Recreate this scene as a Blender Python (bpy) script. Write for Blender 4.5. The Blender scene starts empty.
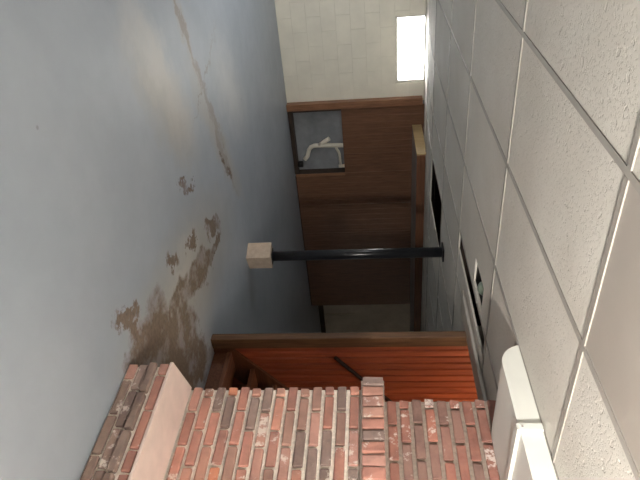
import bpy, bmesh, math, random
from mathutils import Vector, Matrix
R = random.Random(7)
sc = bpy.context.scene
col = sc.collection

# ------------------------------------------------------------------ camera (phone held sideways: world up is image right)
cam_d = bpy.data.cameras.new('camera'); cam = bpy.data.objects.new('camera', cam_d); col.objects.link(cam)
cam_d.sensor_fit = 'HORIZONTAL'; cam_d.sensor_width = 36.0; cam_d.lens = 36.0 * 570.5 / 640.0
cam_d.clip_start = 0.02
yaw, pitch, roll = math.radians(35.72), math.radians(-5.758), math.radians(1.682)
fw = Vector((math.sin(yaw) * math.cos(pitch), math.cos(yaw) * math.cos(pitch), math.sin(pitch)))
rt = Vector((math.cos(yaw), -math.sin(yaw), 0)); up = rt.cross(fw)
ix = up * math.cos(roll) + rt * math.sin(roll)
iy = -up * math.sin(roll) + rt * math.cos(roll)
m = Matrix.Identity(4)
for i in range(3):
    m[i][0] = ix[i]; m[i][1] = -iy[i]; m[i][2] = -fw[i]
m.translation = Vector((0, 0, 1.28))
cam.matrix_world = m
sc.camera = cam

# ------------------------------------------------------------------ world (bright overcast day outside) and exposure
w = bpy.data.worlds.new('world'); sc.world = w; w.use_nodes = True
w.node_tree.nodes['Background'].inputs[0].default_value = (1.0, 0.985, 0.95, 1)
w.node_tree.nodes['Background'].inputs[1].default_value = 14.0
sc.view_settings.view_transform = 'Standard'
sc.view_settings.look = 'None'
sc.view_settings.gamma = 1.0
sc.view_settings.use_curve_mapping = False
sc.view_settings.exposure = 0.78
TUBE_A = 26.0      # fluorescent fixture behind the camera
TUBE_B = 34.0      # fluorescent fixture beside the block wall
FLOORLAMP = 1750.0  # added uplighter, unseen behind the camera
STAIR = 135.0
BACKBULB = 22.0     # bare bulb in the back room past the panelling      # warm bulb up the stairwell

# ------------------------------------------------------------------ helpers
WL = {}
def link(name, me, loc, mat=None, parent=None):
    o = bpy.data.objects.new(name, me); col.objects.link(o)
    loc = Vector(loc); WL[o.name] = loc.copy()
    if parent is not None:
        o.parent = parent; o.location = loc - WL[parent.name]
    else:
        o.location = loc
    if me is not None and mat is not None and len(me.materials) == 0:
        me.materials.append(mat)
    return o
def empty(name, loc, parent=None):
    o = link(name, None, loc, None, parent); o.empty_display_size = 0.1
    return o
def tag(o, label, cat=None, group=None, kind=None):
    o['label'] = label
    if cat: o['category'] = cat
    if group: o['group'] = group
    if kind: o['kind'] = kind
    return o
def structure(o, label=None):
    o['kind'] = 'structure'
    if label: o['label'] = label
    return o
CACHE = {}
def box_mesh(sx, sy, sz, bev=0.0, seg=1, key=None, jit=0.0, mat=None):
    k = (round(sx, 4), round(sy, 4), round(sz, 4), bev, seg, key, mat.name if mat else None)
    if k in CACHE: return CACHE[k]
    bm = bmesh.new(); bmesh.ops.create_cube(bm, size=1.0)
    for v in bm.verts: v.co = Vector((v.co.x * sx, v.co.y * sy, v.co.z * sz))
    if bev > 0:
        bmesh.ops.bevel(bm, geom=list(bm.edges), offset=bev, segments=seg, affect='EDGES', profile=0.6)
    if jit:
        rr = random.Random(hash(str(k)) % 9999 if False else int(sum(ord(c) for c in str(k))))
        for v in bm.verts: v.co += Vector((rr.uniform(-jit, jit), rr.uniform(-jit, jit), rr.uniform(-jit, jit)))
    me = bpy.data.meshes.new('box'); bm.to_mesh(me); bm.free()
    if mat: me.materials.append(mat)
    CACHE[k] = me
    return me
def box(name, x0, x1, y0, y1, z0, z1, mat, parent=None, bev=0.0, seg=1, key=None, jit=0.0):
    me = box_mesh(x1 - x0, y1 - y0, z1 - z0, bev, seg, key, jit, mat)
    return link(name, me, ((x0 + x1) / 2, (y0 + y1) / 2, (z0 + z1) / 2), mat, parent)
def boxes(name, lst, mat, parent=None, bev=0.0):
    """several touching boxes joined into one mesh, for one solid piece"""
    c = Vector(((lst[0][0] + lst[0][1]) / 2, (lst[0][2] + lst[0][3]) / 2, (lst[0][4] + lst[0][5]) / 2))
    bm = bmesh.new()
    for x0, x1, y0, y1, z0, z1 in lst:
        r = bmesh.ops.create_cube(bm, size=1.0)
        for v in r['verts']:
            v.co = Vector((x0 + (v.co.x + .5) * (x1 - x0), y0 + (v.co.y + .5) * (y1 - y0), z0 + (v.co.z + .5) * (z1 - z0))) - c
    if bev: bmesh.ops.bevel(bm, geom=list(bm.edges), offset=bev, segments=1, affect='EDGES')
    me = bpy.data.meshes.new(name); bm.to_mesh(me); bm.free()
    return link(name, me, c, mat, parent)
def prism(name, pts, axis, a0, a1, mat, parent=None, smooth=False, bev=0.0):
    """extrude a 2-D outline along an axis; pts are the two other coordinates in x,y,z order"""
    n = len(pts); V = []
    for a in (a0, a1):
        for u, v in pts:
            V.append(Vector((a, u, v)) if axis == 'x' else Vector((u, a, v)) if axis == 'y' else Vector((u, v, a)))
    c = sum(V, Vector()) / len(V)
    bm = bmesh.new(); vs = [bm.verts.new(v - c) for v in V]
    bm.faces.new(vs[:n]); bm.faces.new(list(reversed(vs[n:])))
    for i in range(n):
        f = bm.faces.new((vs[i], vs[(i + 1) % n], vs[n + (i + 1) % n], vs[n + i])); f.smooth = smooth
    bmesh.ops.recalc_face_normals(bm, faces=bm.faces)
    if bev: bmesh.ops.bevel(bm, geom=list(bm.edges), offset=bev, segments=1, affect='EDGES')
    me = bpy.data.meshes.new(name); bm.to_mesh(me); bm.free()
    return link(name, me, c, mat, parent)
def tube(name, pts, r, mat, parent=None, seg=14):
    """round pipe through a list of points, mitred at the bends, capped"""
    pts = [Vector(p) for p in pts]; c = sum(pts, Vector()) / len(pts)
    bm = bmesh.new(); rings = []
    ref = None
    for i, p in enumerate(pts):
        d = (pts[min(i + 1, len(pts) - 1)] - pts[max(i - 1, 0)]).normalized()
        if ref is None:
            ref = d.orthogonal().normalized()
        u = (ref - d * ref.dot(d)).normalized(); ref = u; v = d.cross(u)
        rings.append([bm.verts.new(p - c + (u * math.cos(t) + v * math.sin(t)) * r) for t in [2 * math.pi * k / seg for k in range(seg)]])
    for a, b in zip(rings, rings[1:]):
        for k in range(seg):
            f = bm.faces.new((a[k], a[(k + 1) % seg], b[(k + 1) % seg], b[k])); f.smooth = True
    bm.faces.new(rings[0]); bm.faces.new(list(reversed(rings[-1])))
    bmesh.ops.recalc_face_normals(bm, faces=bm.faces)
    me = bpy.data.meshes.new(name); bm.to_mesh(me); bm.free()
    return link(name, me, c, mat, parent)
def arc(c, r, a0, a1, n):
    return [(c[0] + r * math.cos(math.radians(a0 + (a1 - a0) * i / n)), c[1] + r * math.sin(math.radians(a0 + (a1 - a0) * i / n))) for i in range(n + 1)]

# ------------------------------------------------------------------ materials
def srgb(r, g, b):
    f = lambda c: (c / 255) / 12.92 if c <= 10 else (((c / 255) + .055) / 1.055) ** 2.4
    return (f(r), f(g), f(b), 1)
class NT:
    def __init__(s, name):
        s.m = bpy.data.materials.new(name); s.m.use_nodes = True; s.t = s.m.node_tree
        s.b = s.t.nodes['Principled BSDF']
    def n(s, typ, **kw):
        nd = s.t.nodes.new(typ)
        for k, v in kw.items(): setattr(nd, k, v)
        return nd
    def l(s, a, b): s.t.links.new(a, b)
    def noise(s, vec, scale, detail=4, rough=.55, dist=0):
        nd = s.n('ShaderNodeTexNoise'); nd.inputs['Scale'].default_value = scale; nd.inputs['Detail'].default_value = detail
        nd.inputs['Roughness'].default_value = rough; nd.inputs['Distortion'].default_value = dist
        if vec is not None: s.l(vec, nd.inputs['Vector'])
        return nd.outputs['Fac']
    def pos(s, scale=(1, 1, 1), rot=(0, 0, 0), obj=False):
        if obj: src = s.n('ShaderNodeTexCoord').outputs['Object']
        else: src = s.n('ShaderNodeNewGeometry').outputs['Position']
        mp = s.n('ShaderNodeMapping'); mp.inputs['Scale'].default_value = scale; mp.inputs['Rotation'].default_value = rot
        s.l(src, mp.inputs['Vector']); return mp.outputs['Vector']
    def ramp(s, fac, stops):
        nd = s.n('ShaderNodeValToRGB'); e = nd.color_ramp.elements
        while len(e) < len(stops): e.new(.5)
        for el, (p, c) in zip(e, stops):
            el.position = p; el.color = c if len(c) == 4 else (*c, 1)
        s.l(fac, nd.inputs['Fac']); return nd.outputs['Color']
    def mix(s, fac, a, b, mode='MIX'):
        nd = s.n('ShaderNodeMix', data_type='RGBA', blend_type=mode)
        for v, i in ((fac, 0), (a, 6), (b, 7)):
            if hasattr(v, 'is_linked'): s.l(v, nd.inputs[i])
            else: nd.inputs[i].default_value = v
        return nd.outputs[2]
    def math(s, op, a, b=None, clamp=False):
        nd = s.n('ShaderNodeMath', operation=op, use_clamp=clamp)
        for v, i in ((a, 0), (b, 1)):
            if v is None: continue
            if hasattr(v, 'is_linked'): s.l(v, nd.inputs[i])
            else: nd.inputs[i].default_value = v
        return nd.outputs[0]
    def bump(s, h, strength=.3, dist=.01):
        nd = s.n('ShaderNodeBump'); nd.inputs['Strength'].default_value = strength; nd.inputs['Distance'].default_value = dist
        s.l(h, nd.inputs['Height']); s.l(nd.outputs[0], s.b.inputs['Normal'])
    def set(s, color=None, rough=None, metal=None, spec=None):
        for v, k in ((color, 'Base Color'), (rough, 'Roughness'), (metal, 'Metallic'), (spec, 'Specular IOR Level')):
            if v is None: continue
            if hasattr(v, 'is_linked'): s.l(v, s.b.inputs[k])
            else: s.b.inputs[k].default_value = v
        return s.m
def plain(name, c, rough=.6, metal=0, var=.12, scale=12, bump=.1):
    t = NT(name); n = t.noise(t.pos(), scale, 5)
    d = tuple(x * (1 - var) for x in c[:3]) + (1,); e = tuple(min(1, x * (1 + var)) for x in c[:3]) + (1,)
    if bump: t.bump(n, bump, .004)
    return t.set(t.ramp(n, [(.3, d), (.7, e)]), rough, metal)
def wood(name, dark, light, axis='z', rough=.5, fine=60, spec=.4):
    t = NT(name)
    sc_ = {'x': (.06, 1, 1), 'y': (1, .06, 1), 'z': (1, 1, .06)}[axis]
    v = t.pos(sc_)
    n = t.noise(v, fine, 6, .6, .6); n2 = t.noise(t.pos(), 2.2, 3)
    c = t.ramp(n, [(.3, dark), (.72, light)])
    c = t.mix(t.math('MULTIPLY', n2, .45), c, dark)
    info = t.n('ShaderNodeObjectInfo')
    hv = t.n('ShaderNodeHueSaturation'); t.l(c, hv.inputs['Color'])
    t.l(t.math('ADD', t.math('MULTIPLY', info.outputs['Random'], .3), .85), hv.inputs['Value'])
    t.bump(n, .15, .003)
    return t.set(hv.outputs[0], rough, 0, spec)

def make_floor():
    t = NT('painted_concrete_floor')
    P = t.pos()
    big = t.noise(P, 1.1, 4); mid = t.noise(P, 6, 6, .65); fine = t.noise(P, 40, 4)
    base = t.ramp(big, [(.3, srgb(144, 153, 163)), (.7, srgb(160, 168, 177))])
    base = t.mix(t.math('MULTIPLY', mid, .35), base, srgb(134, 140, 148))
    # distorted coordinates for ragged stain outlines
    wn = t.n('ShaderNodeTexNoise'); wn.inputs['Scale'].default_value = 5.5; wn.inputs['Detail'].default_value = 6; wn.inputs['Roughness'].default_value = .68
    t.l(P, wn.inputs['Vector'])
    sub = t.n('ShaderNodeVectorMath', operation='SUBTRACT'); t.l(wn.outputs['Color'], sub.inputs[0]); sub.inputs[1].default_value = (.5, .5, .5)
    scl = t.n('ShaderNodeVectorMath', operation='SCALE'); t.l(sub.outputs[0], scl.inputs[0]); scl.inputs[3].default_value = .42
    add = t.n('ShaderNodeVectorMath', operation='ADD'); t.l(P, add.inputs[0]); t.l(scl.outputs[0], add.inputs[1])
    def blobs(lst, soft):
        out = None
        for (x, y, rx, ry, a) in lst:
            mp = t.n('ShaderNodeMapping', vector_type='TEXTURE')
            mp.inputs['Location'].default_value = (x, y, 0); mp.inputs['Rotation'].default_value = (0, 0, math.radians(a)); mp.inputs['Scale'].default_value = (rx, ry, 1)
            t.l(add.outputs[0], mp.inputs['Vector'])
            ln = t.n('ShaderNodeVectorMath', operation='LENGTH'); t.l(mp.outputs[0], ln.inputs[0])
            mr = t.n('ShaderNodeMapRange'); mr.inputs['From Min'].default_value = 1 + soft; mr.inputs['From Max'].default_value = 1 - soft
            t.l(ln.outputs['Value'], mr.inputs['Value'])
            out = mr.outputs[0] if out is None else t.math('MAXIMUM', out, mr.outputs[0])
        return out
    # faded yellowish halo and streaks where damp crept along the floor
    halo = blobs([(2.45, 3.0, .35, .95, -10), (2.05, 4.25, .12, .7, -62), (1.1, 3.95, .07, .6, -78), (2.35, 4.4, .10, .4, -65), (1.3, 3.3, .22, .5, -60)], .55)
    base = t.mix(t.math('MULTIPLY', halo, .45), base, srgb(160, 150, 132))
    streak = blobs([(1.0, 3.93, .035, .42, -75), (1.6, 4.15, .04, .5, -68), (2.15, 4.3, .045, .45, -70), (1.45, 4.2, .012, .5, 20)], .4)
    base = t.mix(t.math('MULTIPLY', streak, .6), base, srgb(122, 113, 101))
    pale = blobs([(1.12, 3.35, .16, .5, -62), (1.85, 4.9, .25, .5, -50), (2.3, 2.75, .12, .35, 10)], .7)  # pale bands painting in the window's floor sheen, plus one pale patch
    base = t.mix(t.math('MULTIPLY', pale, .4), base, srgb(196, 196, 190))
    brown = blobs([(2.5, 3.15, .13, .30, -12), (2.42, 2.62, .16, .28, 10), (2.45, 2.25, .38, .30, 0), (2.3, 2.1, .25, .22, 0), (2.75, 2.55, .32, .28, -30),  # peeled brown stains; those by the hearth also paint in its shadow
                   (2.98, 2.72, .16, .24, -35), (2.44, 3.62, .06, .20, -30), (2.62, 3.55, .05, .22, 5), (1.87, 3.28, .035, .15, -35), (2.22, 3.12, .04, .10, 0),
                   (1.93, 2.06, .05, .13, -50), (2.3, 4.3, .03, .22, -65), (2.06, 2.12, .05, .10, -50), (2.1, 2.75, .05, .12, -40)], .16)
    holes = t.ramp(mid, [(.50, (0, 0, 0, 1)), (.62, (1, 1, 1, 1))])
    brown = t.math('MULTIPLY', brown, t.math('SUBTRACT', 1, t.math('MULTIPLY', holes, .55)), True)
    bc = t.ramp(fine, [(.3, srgb(84, 69, 54)), (.7, srgb(120, 100, 80))])
    c = t.mix(t.math('MULTIPLY', brown, .9), base, bc)
    # small chips and specks
    vor = t.n('ShaderNodeTexVoronoi'); vor.inputs['Scale'].default_value = 3.2; t.l(P, vor.inputs['Vector'])
    chip = t.ramp(vor.outputs['Distance'], [(.025, (1, 1, 1, 1)), (.04, (0, 0, 0, 1))])
    c = t.mix(t.math('MULTIPLY', chip, .45), c, srgb(96, 92, 88))
    t.bump(t.math('ADD', t.math('MULTIPLY', mid, .5), t.math('MULTIPLY', brown, -.8)), .12, .006)
    rough = t.math('ADD', .36, t.math('ADD', t.math('MULTIPLY', mid, .16), t.math('MULTIPLY', brown, .3)))
    return t.set(c, rough, 0, .45)
M = {}
M['floor'] = make_floor()

def make_brick():
    t = NT('brick')
    info = t.n('ShaderNodeObjectInfo'); co = t.n('ShaderNodeTexCoord').outputs['Object']
    off = t.n('ShaderNodeVectorMath', operation='ADD'); t.l(co, off.inputs[0])
    sc_ = t.n('ShaderNodeVectorMath', operation='SCALE'); t.l(info.outputs['Location'], sc_.inputs[0]); sc_.inputs[3].default_value = 7.3
    t.l(sc_.outputs[0], off.inputs[1]); v = off.outputs[0]
    n = t.noise(v, 28, 6, .65); n2 = t.noise(v, 9, 4, .6)
    dk = t.mix(1.0, info.outputs['Color'], (.55, .55, .58, 1), 'MULTIPLY')
    c = t.mix(t.ramp(n2, [(.42, (0, 0, 0, 1)), (.72, (1, 1, 1, 1))]), info.outputs['Color'], dk)
    c = t.mix(t.math('MULTIPLY', n, .34), c, srgb(196, 162, 146))
    th = t.math('ADD', .50, t.math('MULTIPLY', info.outputs['Random'], .26))
    spl = t.math('MULTIPLY', t.math('SUBTRACT', t.noise(v, 13, 5, .7), th), 14, True)
    c = t.mix(t.math('MULTIPLY', spl, .85), c, srgb(222, 208, 198))
    t.bump(n, .35, .004)
    return t.set(c, .88, 0, .25)
M['brick'] = make_brick()
M['mortar'] = plain('mortar', srgb(228, 217, 204), .95, var=.2, scale=45, bump=.5)
M['mortar_old'] = plain('old_mortar', srgb(150, 134, 122), .95, var=.22, scale=45, bump=.5)
M['slab'] = plain('hearth_stone', srgb(226, 204, 194), .7, var=.08, scale=9, bump=.15)
M['cblock'] = plain('footing_concrete', srgb(176, 160, 144), .9, var=.14, scale=18, bump=.4)
M['white_block'] = plain('white_block_paint', srgb(226, 222, 208), .7, var=.07, scale=3, bump=.2)
M['white_joint'] = plain('white_joint_paint', srgb(216, 212, 198), .8, var=.1, scale=14, bump=.2)
M['concrete_blue'] = plain('blue_grey_wall_paint', srgb(136, 139, 143), .8, var=.2, scale=5, bump=.3)
M['concrete_grey'] = plain('grey_wall_paint', srgb(206, 198, 186), .8, var=.12, scale=4, bump=.2)
M['plaster'] = plain('plaster_paint', srgb(196, 190, 180), .8, var=.05, scale=5, bump=.1)
M['panel'] = wood('brown_panelling', srgb(86, 59, 43), srgb(128, 91, 68), 'z', .42)
M['trimwood'] = wood('red_brown_trim', srgb(104, 72, 52), srgb(150, 110, 82), 'z', .4)
M['soffit_front'] = wood('soffit_brown', srgb(92, 58, 40), srgb(134, 92, 66), 'x', .5)
M['soffit_end'] = wood('raw_plywood', srgb(178, 150, 104), srgb(214, 190, 146), 'z', .6)
M['soffit_under'] = plain('soffit_underside', srgb(150, 140, 134), .7)
M['oldpost'] = wood('old_stair_post', srgb(74, 50, 34), srgb(134, 98, 68), 'z', .65)
M['orange'] = wood('orange_stained_boards', srgb(140, 70, 48), srgb(186, 98, 66), 'z', .38, 40)
M['tread'] = wood('stair_tread_wood', srgb(96, 60, 42), srgb(150, 98, 72), 'y', .6)
M['stringer'] = wood('stair_stringer_wood', srgb(78, 46, 32), srgb(122, 78, 54), 'x', .55)
M['rail'] = wood('dark_handrail', srgb(40, 22, 16), srgb(70, 40, 28), 'x', .4)
M['black'] = plain('black_gloss_steel', srgb(22, 23, 27), .28, 0, .2, 30, .05)
M['steel'] = plain('dark_steel', srgb(44, 42, 42), .5, .6, .2, 20, .1)
M['duct'] = plain('white_duct_paint', srgb(226, 226, 219), .42, 0, .03, 6, .03)
M['pvc'] = plain('white_pvc', srgb(226, 220, 206), .4, 0, .05, 10, 0)
M['tbar'] = plain('ceiling_grid_paint', srgb(160, 154, 146), .5, 0, .05, 30, 0)
M['void'] = plain('dark_joist_wood', srgb(58, 46, 38), .9, 0, .3, 8, .2)
M['greypanel'] = plain('smooth_grey_panel', srgb(166, 158, 149), .45, 0, .03, 5, 0)
M['bulk'] = plain('bulkhead_paint', srgb(172, 162, 150), .7, 0, .06, 6, .1)
M['frame'] = plain('window_frame_paint', srgb(210, 205, 195), .5)
M['baffle'] = plain('dark_baffle', srgb(38, 36, 32), .6)
M['lens'] = plain('pale_green_lens', srgb(120, 132, 118), .3, 0, .05, 20, 0)
def make_tile():
    t = NT('fissured_ceiling_tile')
    P = t.pos(); n = t.noise(P, 2.0, 3)
    v = t.noise(P, 95, 3, .6); w_ = t.noise(P, 34, 2, .5)
    pit = t.ramp(v, [(.36, (0, 0, 0, 1)), (.46, (1, 1, 1, 1))]); pit2 = t.ramp(w_, [(.30, (0, 0, 0, 1)), (.36, (1, 1, 1, 1))])
    c = t.ramp(n, [(.3, srgb(205, 199, 189)), (.7, srgb(217, 212, 203))])
    c = t.mix(t.math('MULTIPLY', t.math('SUBTRACT', 1, t.math('MULTIPLY', pit2, pit)), .13), c, srgb(160, 152, 142))
    info = t.n('ShaderNodeObjectInfo'); hv = t.n('ShaderNodeHueSaturation'); t.l(c, hv.inputs['Color'])
    t.l(t.math('ADD', t.math('MULTIPLY', info.outputs['Random'], .07), .94), hv.inputs['Value'])
    t.bump(t.math('ADD', t.math('MULTIPLY', pit, .5), pit2), .5, .004)
    return t.set(hv.outputs[0], .75, 0, .3)
M['tile'] = make_tile()
def emit(name, c, s):
    t = NT(name); t.b.inputs['Base Color'].default_value = (.8, .8, .8, 1)
    t.b.inputs['Emission Color'].default_value = (*c, 1); t.b.inputs['Emission Strength'].default_value = s
    return t.m
M['tubeA'] = emit('lit_diffuser', (1, .955, .89), TUBE_A)
M['tubeB'] = emit('lit_diffuser_cool', (.96, .98, 1), TUBE_B)
M['globe'] = emit('lit_globe', (1, .95, .88), FLOORLAMP)
M['backbulb'] = emit('bare_bulb_glow', (1, .86, .68), BACKBULB)
M['bulb'] = emit('warm_bulb', (1, .74, .46), STAIR)
def make_glass():
    t = NT('window_glass'); tr = t.n('ShaderNodeBsdfTransparent'); gl = t.n('ShaderNodeBsdfGlossy'); gl.inputs['Roughness'].default_value = .02
    mx = t.n('ShaderNodeMixShader'); fr = t.n('ShaderNodeFresnel'); t.l(fr.outputs[0], mx.inputs[0]); t.l(tr.outputs[0], mx.inputs[1]); t.l(gl.outputs[0], mx.inputs[2])
    t.l(mx.outputs[0], t.n('ShaderNodeOutputMaterial').inputs[0])
    for nd in list(t.t.nodes):
        if nd.type == 'OUTPUT_MATERIAL' and not nd.inputs[0].links[0].from_node == mx: t.t.nodes.remove(nd)
    return t.m
M['glass'] = make_glass()

# ------------------------------------------------------------------ setting: floor and walls
XL, XR, YN, YB, YA = -3.2, 9.6, -4.5, 8.0, 8.9     # left wall, right wall, wall behind camera, block wall, alcove wall
ZT = 2.2                                           # underside of the floor above
structure(box('floor', XL - .15, XR + .15, YN - .15, YA + .15, -.1, 0, M['floor']), 'blue-grey painted concrete floor, peeled brown with painted-in hearth shadow beside the hearth')
structure(box('wall_left', XL - .15, XL, YN, YA, 0, ZT, M['plaster']))
structure(box('wall_near', XL, 3.0, YN - .15, YN, 0, ZT, M['plaster']))
structure(box('wall_right', 2.9, 3.0, YN, 1.97, 0, ZT, M['plaster']))
structure(box('wall_far_right', XR, XR + .15, 3.12, YA, 0, ZT, M['concrete_grey']))

# block wall with the high window; window opening x 2.08..2.99, z 1.62..2.0
WX0, WX1, WZ0, WZ1 = 2.10, 3.02, 1.61, 2.02
bw = boxes('wall_back', [(XL, WX0, YB + .006, YB + .2, 0, ZT), (WX1, 3.3, YB + .006, YB + .2, 0, ZT), (WX0, WX1, YB + .006, YB + .2, 0, WZ0),
                         (WX0, WX1, YB + .006, YB + .2, WZ1, ZT)], M['white_joint'])
structure(bw, 'white painted concrete block wall with a small high window')
def cut(x0, x1, z0, z1):
    """pieces of a block left when the window opening is taken out"""
    if x1 <= WX0 or x0 >= WX1 or z1 <= WZ0 or z0 >= WZ1: return [(x0, x1, z0, z1)]
    out = []
    if x0 < WX0 - .03: out.append((x0, WX0, z0, z1))
    if x1 > WX1 + .03: out.append((WX1, x1, z0, z1))
    if z0 < WZ0 - .02: out.append((max(x0, WX0), min(x1, WX1), z0, WZ0))
    return out
for k in range(10):
    x = 3.23 - (.2 if k % 2 else 0); z0 = k * .2
    edges = [3.23] + ([3.03] if k % 2 else [])
    while edges[-1] > XL + .01: edges.append(max(XL, edges[-1] - .4))
    for a, b in zip(edges, edges[1:]):
        for (x0, x1, zz0, zz1) in cut(b + .0015, a - .0015, z0 + .0015, z0 + .1985):
            box('concrete_block', x0, x1, YB + .003 - R.uniform(0, .0025), YB + .1, zz0, zz1, M['white_block'], bw, .002)

win = empty('window_1', ((WX0 + WX1) / 2, YB + .1, WZ0)); structure(win, 'small bright basement window high in the white block wall')
fr = boxes('window_frame', [(WX0, WX1, YB + .02, YB + .06, WZ0, WZ0 + .025), (WX0, WX1, YB + .02, YB + .06, WZ1 - .02, WZ1),
                            (WX0, WX0 + .025, YB + .02, YB + .06, WZ0, WZ1), (WX1 - .025, WX1, YB + .02, YB + .06, WZ0, WZ1)], M['frame'], win)
box('pane', WX0 + .025, WX1 - .025, YB + .037, YB + .041, WZ0 + .025, WZ1 - .02, M['glass'], win)

# panelled part of the back wall, with the pipe hatch cut out of it
PY = 7.93                                           # face of the panelling
PX0, PX1 = 3.33, 7.22
HX0, HX1, HZ0, HZ1 = 3.37, 4.41, .06, .80           # hatch
pw = structure(box('wall_panelled', 3.3, PX1 - .01, YB + .10, YB + .2, 0, ZT, M['concrete_blue']), 'brown panelled partition with an open pipe hatch')
def panel_sheet(x0, x1, z0, z1, pitch=.102):
    """grooved plywood sheet: flat lands with narrow V grooves"""
    pts = [(x0 + .001, PY + .012), (x0 + .001, PY + .003), (x0 + .004, PY)]
    g = math.ceil((x0 + .03) / pitch) * pitch
    while g < x1 - .03:
        pts += [(g - .003, PY), (g, PY + .002), (g + .003, PY)]; g += pitch
    pts += [(x1 - .004, PY), (x1 - .001, PY + .003), (x1 - .001, PY + .012)]
    return prism('panel_sheet', pts, 'z', z0, z1, M['panel'], pw)
panel_sheet(HX1, 5.0, .02, ZT)
panel_sheet(5.0, 5.56, .02, ZT)
panel_sheet(5.56, 6.2, .02, ZT)
panel_sheet(6.2, PX1, .02, ZT)
panel_sheet(PX0, HX1, HZ1, ZT)
box('stud', PX0, HX0, PY + .012, YB + .10, .02, HZ1, M['void'], pw)
box('stud', HX1, HX1 + .04, PY + .012, YB + .10, .02, HZ1 + .4, M['void'], pw)
box('stud', PX0, HX1, PY + .012, YB + .10, HZ1, HZ1 + .04, M['void'], pw)
box('sole_plate', PX0, HX1, PY + .012, YB + .10, 0.001, HZ0, M['void'], pw)
box('sole_plate', HX1 + .04, PX1, PY + .012, YB + .10, 0.001, HZ0, M['void'], pw)
box('end_stud', PX1 - .04, PX1, PY + .012, YB + .10, HZ0, ZT, M['panel'], pw)
box('hatch_edging', HX1 - .01, HX1 + .035, PY - .012, PY + .002, .02, HZ1, M['trimwood'], pw, .003)
t1 = box('trim_1', 3.228, 3.33, PY - .03, YB + .10, 0, 1.985, M['trimwood'], None, .004)
structure(t1, 'red-brown wooden corner board between white blocks and panelling')

# alcove wall beyond the panelling
aw = structure(box('wall_alcove', 7.0, XR, YA, YA + .15, 0, ZT, M['concrete_grey']), 'dim grey wall seen past the end of the panelling')
structure(box('wall_alcove_side', 7.05, 7.20, YB + .2, YA, 0, ZT, M['concrete_grey']))
tag(tube('conduit', [(8.35, YA - .015, .12), (8.35, YA - .015, .75)], .012, M['pvc']), 'thin pale pipe on the dim grey wall past the panelling', 'pipe')
structure(box('baseboard_alcove', 7.2, XR, YA - .02, YA, 0, .1, M['void']))  # dark strip standing in for the shadow along the wall's foot

# boxed soffit under the ceiling along the panelled wall
sf = structure(empty('trim_2', (3.645, 6.99, 1.84)), 'boxed brown soffit under the ceiling above the panelled wall')
box('soffit_end_board', 3.645, 3.665, 6.99, PY, 1.84, 1.975, M['soffit_end'], sf, .002)
box('soffit_front_board', 3.667, 8.6, 6.99, 7.01, 1.842, 1.958, M['soffit_front'], sf, .002)
box('soffit_underside', 3.667, 8.6, 7.012, PY, 1.842, 1.855, M['soffit_under'], sf)

# stairwell walls
SY = 3.02
ws = structure(box('wall_stair_far', 3.06, XR, SY + .024, SY + .042, 0, 4.1, M['void']), 'orange tongue-and-groove boarded stairwell wall')
x = 3.155
while x < 6.2:
    box('tongue_and_groove_board', x, x + .065, SY, SY + .028, 0.0, 4.05, M['orange'], ws, .007, 1)
    x += .07
post = structure(box('trim_3', 3.05, 3.152, SY - .03, SY + .03, 0, 1.910, M['oldpost'], None, .005), 'weathered wooden upright at the foot of the stairs')
structure(box('wall_stair_near', 3.0, 6.3, 1.97, 2.05, 0, 4.1, M['plaster']))
structure(box('wall_stair_end', 6.3, 6.4, 1.97, SY + .03, 0, 4.1, M['plaster']))
structure(box('wall_stair_header', 3.0, 3.08, 2.05, SY + .03, 1.925, 4.1, M['plaster']))
structure(box('ceiling_stair', 3.0, 6.4, 1.97, SY + .1, 4.1, 4.2, M['plaster']))

# ------------------------------------------------------------------ suspended ceiling
def zc(y): return 1.92 if y < 6.13 else 1.92 + (y - 6.13) * .052
ce = boxes('ceiling', [(XL, 3.0, YN, YA, ZT, ZT + .1), (3.0, XR, SY + .042, YA, ZT, ZT + .1)], M['void'])
structure(ce, 'suspended ceiling of fissured white panels in a metal grid')
for k in range(17):                                                   # joists in the void above the grid
    yj = -4.1 + k * .75
    if yj < YB: box('joist', XL, 3.0 if yj < SY + .15 else XR, yj, yj + .045, 2.03, ZT, M['void'], ce)
TN = 0
def tile(x0, x1, y0, y1, mat='tile'):
    g = .005; z0, z1 = zc(y0), zc(y1); c = Vector(((x0 + x1) / 2, (y0 + y1) / 2, (z0 + z1) / 2))
    k = ('tile', round(x1 - x0, 3), round(y1 - y0, 3), round(z1 - z0, 4), mat)
    if k not in CACHE:
        hx, hy, hz = (x1 - x0) / 2 - g, (y1 - y0) / 2 - g, (z1 - z0) / 2
        V = [(-hx, -hy, -hz), (hx, -hy, -hz), (hx, hy, hz), (-hx, hy, hz)]
        V += [(a, b, z + .014) for a, b, z in V]
        F = [(3, 2, 1, 0), (4, 5, 6, 7), (0, 1, 5, 4), (1, 2, 6, 5), (2, 3, 7, 6), (3, 0, 4, 7)]
        me = bpy.data.meshes.new('tile'); me.from_pydata(V, [], F); me.materials.append(M[mat]); CACHE[k] = me
    return link('ceiling_tile', CACHE[k], c, None, ce)
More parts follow.
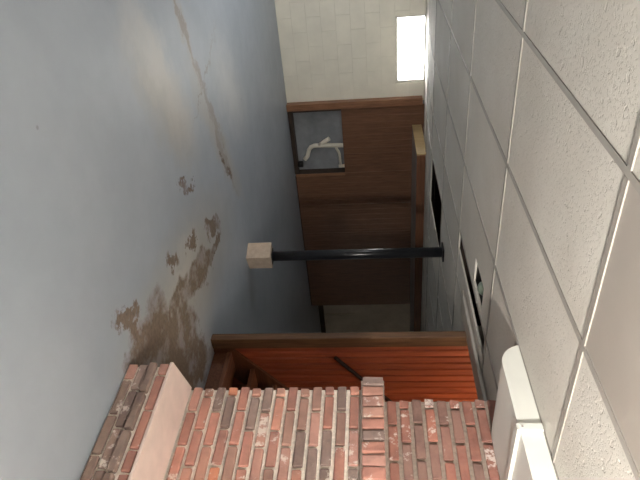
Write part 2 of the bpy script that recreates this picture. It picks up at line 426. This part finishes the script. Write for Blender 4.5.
def bar(x0, x1, y0, y1, wd=.024):
    """one grid runner along x or along y, face 7 mm below the tiles"""
    z0, z1 = zc(y0), zc(y1); pts = []
    if abs(y1 - y0) > abs(x1 - x0):
        V = [(x0 - wd / 2, y0, z0 - .004), (x0 + wd / 2, y0, z0 - .004), (x0 + wd / 2, y1, z1 - .004), (x0 - wd / 2, y1, z1 - .004)]
    else:
        V = [(x0, y0 - wd / 2, z0 - .0045), (x1, y0 - wd / 2, z0 - .0045), (x1, y0 + wd / 2, z0 - .0045), (x0, y0 + wd / 2, z0 - .0045)]
    V += [(a, b, z + .0045) for a, b, z in V]
    c = sum((Vector(v) for v in V), Vector()) / 8
    me = bpy.data.meshes.new('bar'); me.from_pydata([Vector(v) - c for v in V], [], [(3, 2, 1, 0), (4, 5, 6, 7), (0, 1, 5, 4), (1, 2, 6, 5), (2, 3, 7, 6), (3, 0, 4, 7)])
    return link('grid_bar', me, c, M['tbar'], ce)
XS = [.768 - .626 * k for k in range(7, 0, -1)] + [.768, 1.392, 2.02, 2.60, 3.05, 3.70, 4.24, 4.87, 5.49, 6.12, 6.74, 7.37, 8.0, 8.62, 9.25]
XS = [XL] + [v for v in XS if v > XL + .2] + [XR]
YS = [YN, -3.482, -2.282, -1.082, .118, 1.318, 2.52, 3.72, 4.78, 5.90, 6.13 + .92, YB]
def near(a, b): return abs(a - b) < 1e-3
HOLE = (2.36, 2.56, 2.72, 3.03)
for x0, x1 in zip(XS, XS[1:]):
    for y0, y1 in zip(YS, YS[1:]):
        if y1 > 3.0 and y0 < SY + .1 and x0 > 3.0:                    # row cut by the stairwell wall
            y0 = SY + .05
            if y1 <= y0: continue
        elif x0 > 3.0 and y1 < 3.0: continue                           # stairwell and beyond
        if near(x0, 3.05) and near(y0, 4.78): continue                 # missing tile: dark hole by the steel post
        if near(x0, .768) and near(y0, .118): tile(x0, x1, y0, y1, 'greypanel'); continue
        if near(x0, 2.60) and y0 < 2.5:
            if y1 > 2.4: tile(2.60, 3.05, 2.06, y1)                    # beside the stair opening
            elif y1 < 2.06: tile(x0, 2.88, y0, min(y1, 1.99))
            continue
        if near(x0, 2.60) and near(y0, 2.52): tile(2.79, 3.05, 2.52, y1); continue      # slipped tile: dark slot at its edge
        if near(x0, 2.02) and near(y0, 1.318):
            tile(x0, x1, 1.975, y1); continue                          # duct rises through the rest
        if near(x0, 2.02) and near(y0, 2.52):                          # tile cut round the recessed lamp
            a, b, c_, d = HOLE
            tc = prism('ceiling_tile', [(x0 + .005, y0 + .005), (x1 - .005, y0 + .005), (x1 - .005, y1 - .005), (x0 + .005, y1 - .005), (x0 + .005, c_), (a, c_), (a, d), (b, d), (b, c_), (x0 + .005, c_ - .0005)], 'z', zc(y0), zc(y0) + .014, M['tile'], ce)
            continue
        if x1 > 2.9 and y1 < 2.0 and x0 < 2.9: x1 = 2.89
        tile(x0, x1, y0, y1)
    if y0 > 7 and x0 > 7.2: pass
for x0, x1 in zip(XS, XS[1:]):                                         # alcove ceiling beyond the panelling
    if x0 > 7.3: tile(x0, x1, YB, YA)
for xx in XS[1:-1]:
    if xx < 2.95: bar(xx, xx, YN, 6.13)
    else: bar(xx, xx, SY + .05, 6.13)
    bar(xx, xx, 6.13, YB)
for yy in YS[1:-1]:
    for x0, x1 in zip(XS, XS[1:]):
        if x0 > 3.0 and yy < SY + .12: continue
        if x1 > 3.04 and yy < 2.0: x1 = 2.89
        bar(x0 + .012, x1 - .012, yy, yy)
# board trimming the ceiling beside the stair opening
st = structure(box('trim_4', 2.87, 3.08, 2.06, 3.3, 1.899, 1.912, M['bulk'], None, .003), 'flat pale board along the ceiling beside the stair opening')
structure(box('trim_5', 2.86, 2.885, 2.06, 3.22, 1.888, 1.912, M['tbar'], None, .006), 'narrow rounded moulding along the ceiling board by the stairs')

# ------------------------------------------------------------------ brick fireplace
fp = tag(empty('brick_fireplace', (2.6, 1.4, 0)), 'old red brick fireplace wall with raised hearth and projecting mantel course', 'fireplace')
PAL = [(182, 125, 111), (172, 117, 103), (188, 137, 121), (164, 111, 99), (200, 127, 97), (180, 133, 121), (124, 107, 102), (108, 93, 89), (138, 120, 114), (192, 145, 129), (156, 119, 107), (190, 131, 113), (174, 121, 109)]
PAL_UP = [(158, 100, 86), (146, 94, 82), (136, 100, 90), (172, 106, 88), (126, 96, 88), (150, 106, 94)]
PAL_DK = [(116, 100, 92), (126, 106, 98), (104, 92, 86)]
FY0, FY1 = .70, 2.035                                # near and far ends
BN = 0
def brick(x, y0, y1, z0, z1, parent, pal, depth=.08, proud=.004):
    global BN
    BN += 1
    o = box('brick', x, x + depth, y0, y1, z0, z1, M['brick'], parent, .0075, 2, BN % 7, .0022)
    c = srgb(*R.choice(pal)); k = R.uniform(.88, 1.12)
    o.color = (c[0] * k, c[1] * k, c[2] * k, 1)
    o.location.x += R.uniform(-proud, proud * .5)
    o.rotation_euler = (R.uniform(-.008, .008), R.uniform(-.012, .012), R.uniform(-.006, .006))
    return o
def courses(parent, x, zs0, n, pitch, yfar, pal, L=.210, joint=.019, depth=.08, ynear=FY0):
    for k in range(n):
        z0 = zs0 + k * pitch; y = yfar + R.uniform(-.006, .008)
        first = (.5 if k % 2 else 1.0) * L * (.62 if k % 2 else .78)
        while y > ynear + .05:
            l = min(first if first else L, y - ynear); first = None
            brick(x, y - l + joint / 2, y - joint / 2, z0 + joint / 2, z0 + pitch - joint / 2, parent, pal, depth)
            y -= l
# lower wall
LW0, LW1 = .233, 1.165
lw = box('lower_wall', 2.457, 2.88, FY0, FY1 - .012, 0.0, LW1 + .004, M['mortar'], fp)
courses(lw, 2.440, LW0 + .002, 14, (LW1 - LW0) / 14, FY1, PAL)
# mantel of bricks set on edge
mt = box('mantel', 2.411, 2.88, FY0, FY1 + .012, 1.17, 1.292, M['mortar_old'], fp)
y = FY1 + .03
while y > FY0 + .06:
    brick(2.398, y - .055, y, 1.178 + R.uniform(-.002, .002), 1.286, mt, PAL[:6] + PAL[7:10], .12)
    y -= .0672
# upper wall, set back
uw = box('upper_wall', 2.559, 2.88, FY0, FY1 - .010, 1.292, 1.90, M['mortar_old'], fp)
courses(uw, 2.545, 1.296, 9, .0668, FY1, PAL_UP, joint=.019)
# raised hearth
hb = boxes('hearth', [(2.133, 2.451, FY0, 1.905, 0.0, .217)], M['mortar'], fp)
HP = .0542
for k in range(4):
    y = 1.92; first = [.10, .17, .19, .075][k]
    pal = [PAL_DK + PAL[5:6], PAL[5:9] + PAL_DK, PAL_DK, PAL[:4] + PAL[5:6]][k]
    while y > FY0 + .05:
        l = min(first if first else (.210 if k < 3 else R.choice((.11, .21, .21))), y - FY0); first = None
        o = brick(2.121 - (.016 if k == 2 else 0), y - l + .006, y - .006, k * HP + .006, (k + 1) * HP - (.010 if k == 2 else .004), hb, pal, .08)
        y -= l
prism('hearth_slab', [(2.116, FY0), (2.440, FY0), (2.440, 2.03), (2.116, 1.924)], 'z', .2175, .234, M['slab'], fp, bev=.003)['label'] = 'pale pinkish stone slab topping the hearth'

# ------------------------------------------------------------------ white duct with elbow
du = tag(empty('air_duct', (2.27, 1.2, 1.82)), 'white sheet-metal air duct under the ceiling above the fireplace', 'duct')
DX0, DX1, DZ = 2.0, 2.535, 1.82
ya = 1.905; rr = .115
pts = [(1.455, 1.912), (1.455, DZ)] + arc((ya - rr, DZ + rr), rr, -90, -12, 12) + [(ya, 1.912)]
prism('duct_elbow', pts, 'x', DX0, DX1, M['duct'], du, smooth=False, bev=.0)
prism('duct_section', [(-1.2, 1.912), (-1.2, DZ + .004), (1.44, DZ + .004), (1.44, 1.912)], 'x', DX0 + .004, DX1, M['duct'], du)
boxes('duct_flange', [(DX0 + .006, DX1, 1.438, 1.468, DZ - .010, DZ + .006), (DX0 - .012, DX0 + .006, 1.438, 1.468, DZ - .010, 1.911)], M['duct'], du)
box('flange_screw', DX0 - .0155, DX0 - .0121, 1.449, 1.457, DZ + .008, DZ + .016, M['tbar'], du)

# ------------------------------------------------------------------ stairs and handrail
sr = tag(empty('staircase', (3.2, 2.5, 0)), 'open brown wooden staircase rising behind the brick fireplace', 'staircase')
RISE, RUN, SX = .151, .19, 3.185
box('riser', SX + .012, SX + .03, 2.06, SY - .03, 0.001, RISE - .036, M['stringer'], sr, .002)
for k in range(14):
    z = RISE * (k + 1) - .012
    box('tread', SX + k * RUN, SX + k * RUN + .2, 2.06, SY - .026, z - .034, z, M['tread'], sr, .004)
    if k: box('riser', SX + k * RUN + .19, SX + k * RUN + .2, 2.06, SY - .026, z - RISE + .002, z - .036, M['stringer'], sr)
sl = RISE / RUN
for yy in (SY - .025, 2.052):
    prism('stringer', [(SX - .02, 0.001), (SX - .02, .15), (SX - .02 + 2.66, .15 + 2.66 * sl), (SX - .02 + 2.66, 2.66 * sl - .12), (SX + .16, 0.001)], 'y', yy, yy + (.024 if yy > 2.5 else .007), M['stringer'], sr)
hr = tag(empty('handrail', (3.23, SY - .06, .93)), 'dark wooden handrail sloping up the orange boarded stair wall', 'handrail')
tube('rail', [(3.235, SY - .05, .935), (5.6, SY - .05, .935 + 2.365 * .79)], .015, M['rail'], hr)
for q in (3.55, 4.5, 5.4):
    z = .935 + (q - 3.235) * .79
    tube('bracket', [(q, SY - .055, z - .015), (q, SY - .04, z - .05), (q, SY - .001, z - .055)], .008, M['steel'], hr, 8)

# ------------------------------------------------------------------ steel post on a concrete footing
pb = empty('support_post', (3.385, 4.46, 0)); tag(pb, 'black round steel post standing on a concrete footing block', 'post')
me = box_mesh(.185, .185, .236, .006, 2, None, 0, M['cblock'])
fb = link('footing_block', me, (3.365, 4.445, .119), None, pb); fb.rotation_euler = (0, 0, math.radians(18)); fb['label'] = 'pale rough concrete footing block'
tube('shaft', [(3.385, 4.455, .236), (3.405, 4.475, 1.905)], .05, M['black'], pb, 24)
box('top_plate', 3.335, 3.475, 4.405, 4.545, 1.897, 1.911, M['steel'], pb, .002)
box('base_plate', 3.325, 3.445, 4.395, 4.515, .236, .243, M['steel'], pb, .002)

# ------------------------------------------------------------------ drain pipes in the hatch
dp = tag(empty('drain_pipe', (4.0, 8.03, .1)), 'white plastic drain pipes bending through the open hatch in the panelling', 'pipe')
py = 8.035
tube('pipe_run', [(3.98, py, .80), (3.965, py, .40), (3.965, py, .34), (3.985, py, .29), (4.03, py, .255), (4.09, py, .235), (4.14, py - .01, .22), (4.19, py - .02, .17)], .034, M['pvc'], dp)
tube('pipe_branch', [(3.965, py, .42), (3.90, py - .005, .51), (3.85, py - .01, .585)], .034, M['pvc'], dp)
tube('pipe_return', [(3.98, py, .67), (4.04, py, .69), (4.09, py, .715), (4.13, py, .725), (4.36, py, .735)], .021, M['pvc'], dp)
tube('pipe_stub', [(4.34, py, .70), (4.34, py, .795)], .026, M['pvc'], dp)
vp = tag(tube('floor_drain_fitting', [(4.26, 8.0, .061), (4.26, 8.0, .14)], .05, M['steel']), 'dark drain fitting below the white pipes in the hatch', 'fitting')

# ------------------------------------------------------------------ recessed lamp in the ceiling
rl = tag(empty('recessed_lamp', (2.46, 2.885, 1.925)), 'unlit recessed square lamp with pale green lens in the ceiling', 'lamp')
a, b, c_, d = HOLE
boxes('housing', [(a - .01, b + .01, c_ - .01, d + .01, 2.005, 2.015), (a - .01, a, c_ - .01, d + .01, 1.936, 2.005), (b, b + .01, c_ - .01, d + .01, 1.936, 2.005),
                  (a, b, c_ - .01, c_, 1.936, 2.005), (a, b, d, d + .01, 1.936, 2.005)], M['baffle'], rl)
bm = bmesh.new(); bmesh.ops.create_uvsphere(bm, u_segments=20, v_segments=10, radius=.05)
for f in bm.faces: f.smooth = True
me = bpy.data.meshes.new('lens'); bm.to_mesh(me); bm.free()
link('bulb', me, (2.48, 2.86, 1.962), M['lens'], rl)

# ------------------------------------------------------------------ lit lamps
def fluorescent(cx, cy, lx, ly, mat, label):
    f = tag(empty('ceiling_light', (cx, cy, 1.912)), label, 'light')
    box('housing', cx - lx / 2, cx + lx / 2, cy - ly / 2, cy + ly / 2, 1.888, 1.912, M['frame'], f, .004)
    box('diffuser', cx - lx / 2 + .02, cx + lx / 2 - .02, cy - ly / 2 + .02, cy + ly / 2 - .02, 1.838, 1.887, mat, f, .012, 2)
fluorescent(.3, -1.6, .30, 1.22, M['tubeA'], 'lit fluorescent ceiling light over the open floor before the fireplace')
fluorescent(-.4, 5.6, .30, 1.22, M['tubeB'], 'lit fluorescent ceiling light near the white block wall')
sl_ = tag(empty('stair_lamp', (3.98, 2.05, 2.5)), 'warm bulb lamp on the stairwell wall', 'lamp')
box('backplate', 3.92, 4.04, 2.05, 2.07, 2.44, 2.56, M['frame'], sl_, .006)
tube('arm', [(3.98, 2.07, 2.5), (3.98, 2.16, 2.5)], .012, M['steel'], sl_)
bm = bmesh.new(); bmesh.ops.create_uvsphere(bm, u_segments=16, v_segments=8, radius=.05)
me = bpy.data.meshes.new('bulb'); bm.to_mesh(me); bm.free()
link('bulb', me, (3.98, 2.21, 2.5), M['bulb'], sl_)

FX, FYL = 1.0, -.9  # uplighter added out of view to brighten ceiling and floor
fl = tag(empty('floor_lamp', (FX, FYL, 0)), 'added unseen uplighter with a dark bowl shade behind the camera', 'lamp')
def lathe(name, prof, loc, mat, parent, seg=28):
    bm = bmesh.new(); rings = []
    for r, z in prof: rings.append([bm.verts.new((r * math.cos(2 * math.pi * k / seg), r * math.sin(2 * math.pi * k / seg), z)) for k in range(seg)])
    for a, b in zip(rings, rings[1:]):
        for k in range(seg):
            f = bm.faces.new((a[k], a[(k + 1) % seg], b[(k + 1) % seg], b[k])); f.smooth = True
    bm.faces.new(list(reversed(rings[0]))); bm.faces.new(rings[-1])
    bmesh.ops.recalc_face_normals(bm, faces=bm.faces)
    me = bpy.data.meshes.new(name); bm.to_mesh(me); bm.free()
    return link(name, me, loc, mat, parent)
lathe('base', [(.14, 0.001), (.14, .012), (.12, .022), (.03, .03), (.014, .05)], (FX, FYL, 0), M['steel'], fl)
lathe('pole', [(.011, .05), (.011, 1.40), (.03, 1.405)], (FX, FYL, 0), M['steel'], fl)
lathe('bowl_shade', [(.03, 1.406), (.08, 1.42), (.12, 1.45), (.14, 1.49), (.136, 1.49), (.115, 1.455), (.075, 1.43), (.02, 1.42)], (FX, FYL, 0), M['steel'], fl)
lathe('globe', [(.085, 1.472), (.09, 1.488), (.083, 1.525), (.06, 1.557), (.03, 1.575), (.004, 1.58)], (FX, FYL, 0), M['globe'], fl)
bb = tag(empty('bare_bulb', (9.0, 6.6, 1.912)), 'bare bulb on the ceiling of the back room past the panelling', 'lamp')
lathe('socket', [(.05, 0), (.05, -.012), (.024, -.02), (.02, -.05)], (9.0, 6.6, 1.911), M['frame'], bb, 16)
lathe('bulb', [(.014, 0), (.02, -.02), (.034, -.05), (.036, -.07), (.026, -.092), (.004, -.1)], (9.0, 6.6, 1.861), M['backbulb'], bb, 16)
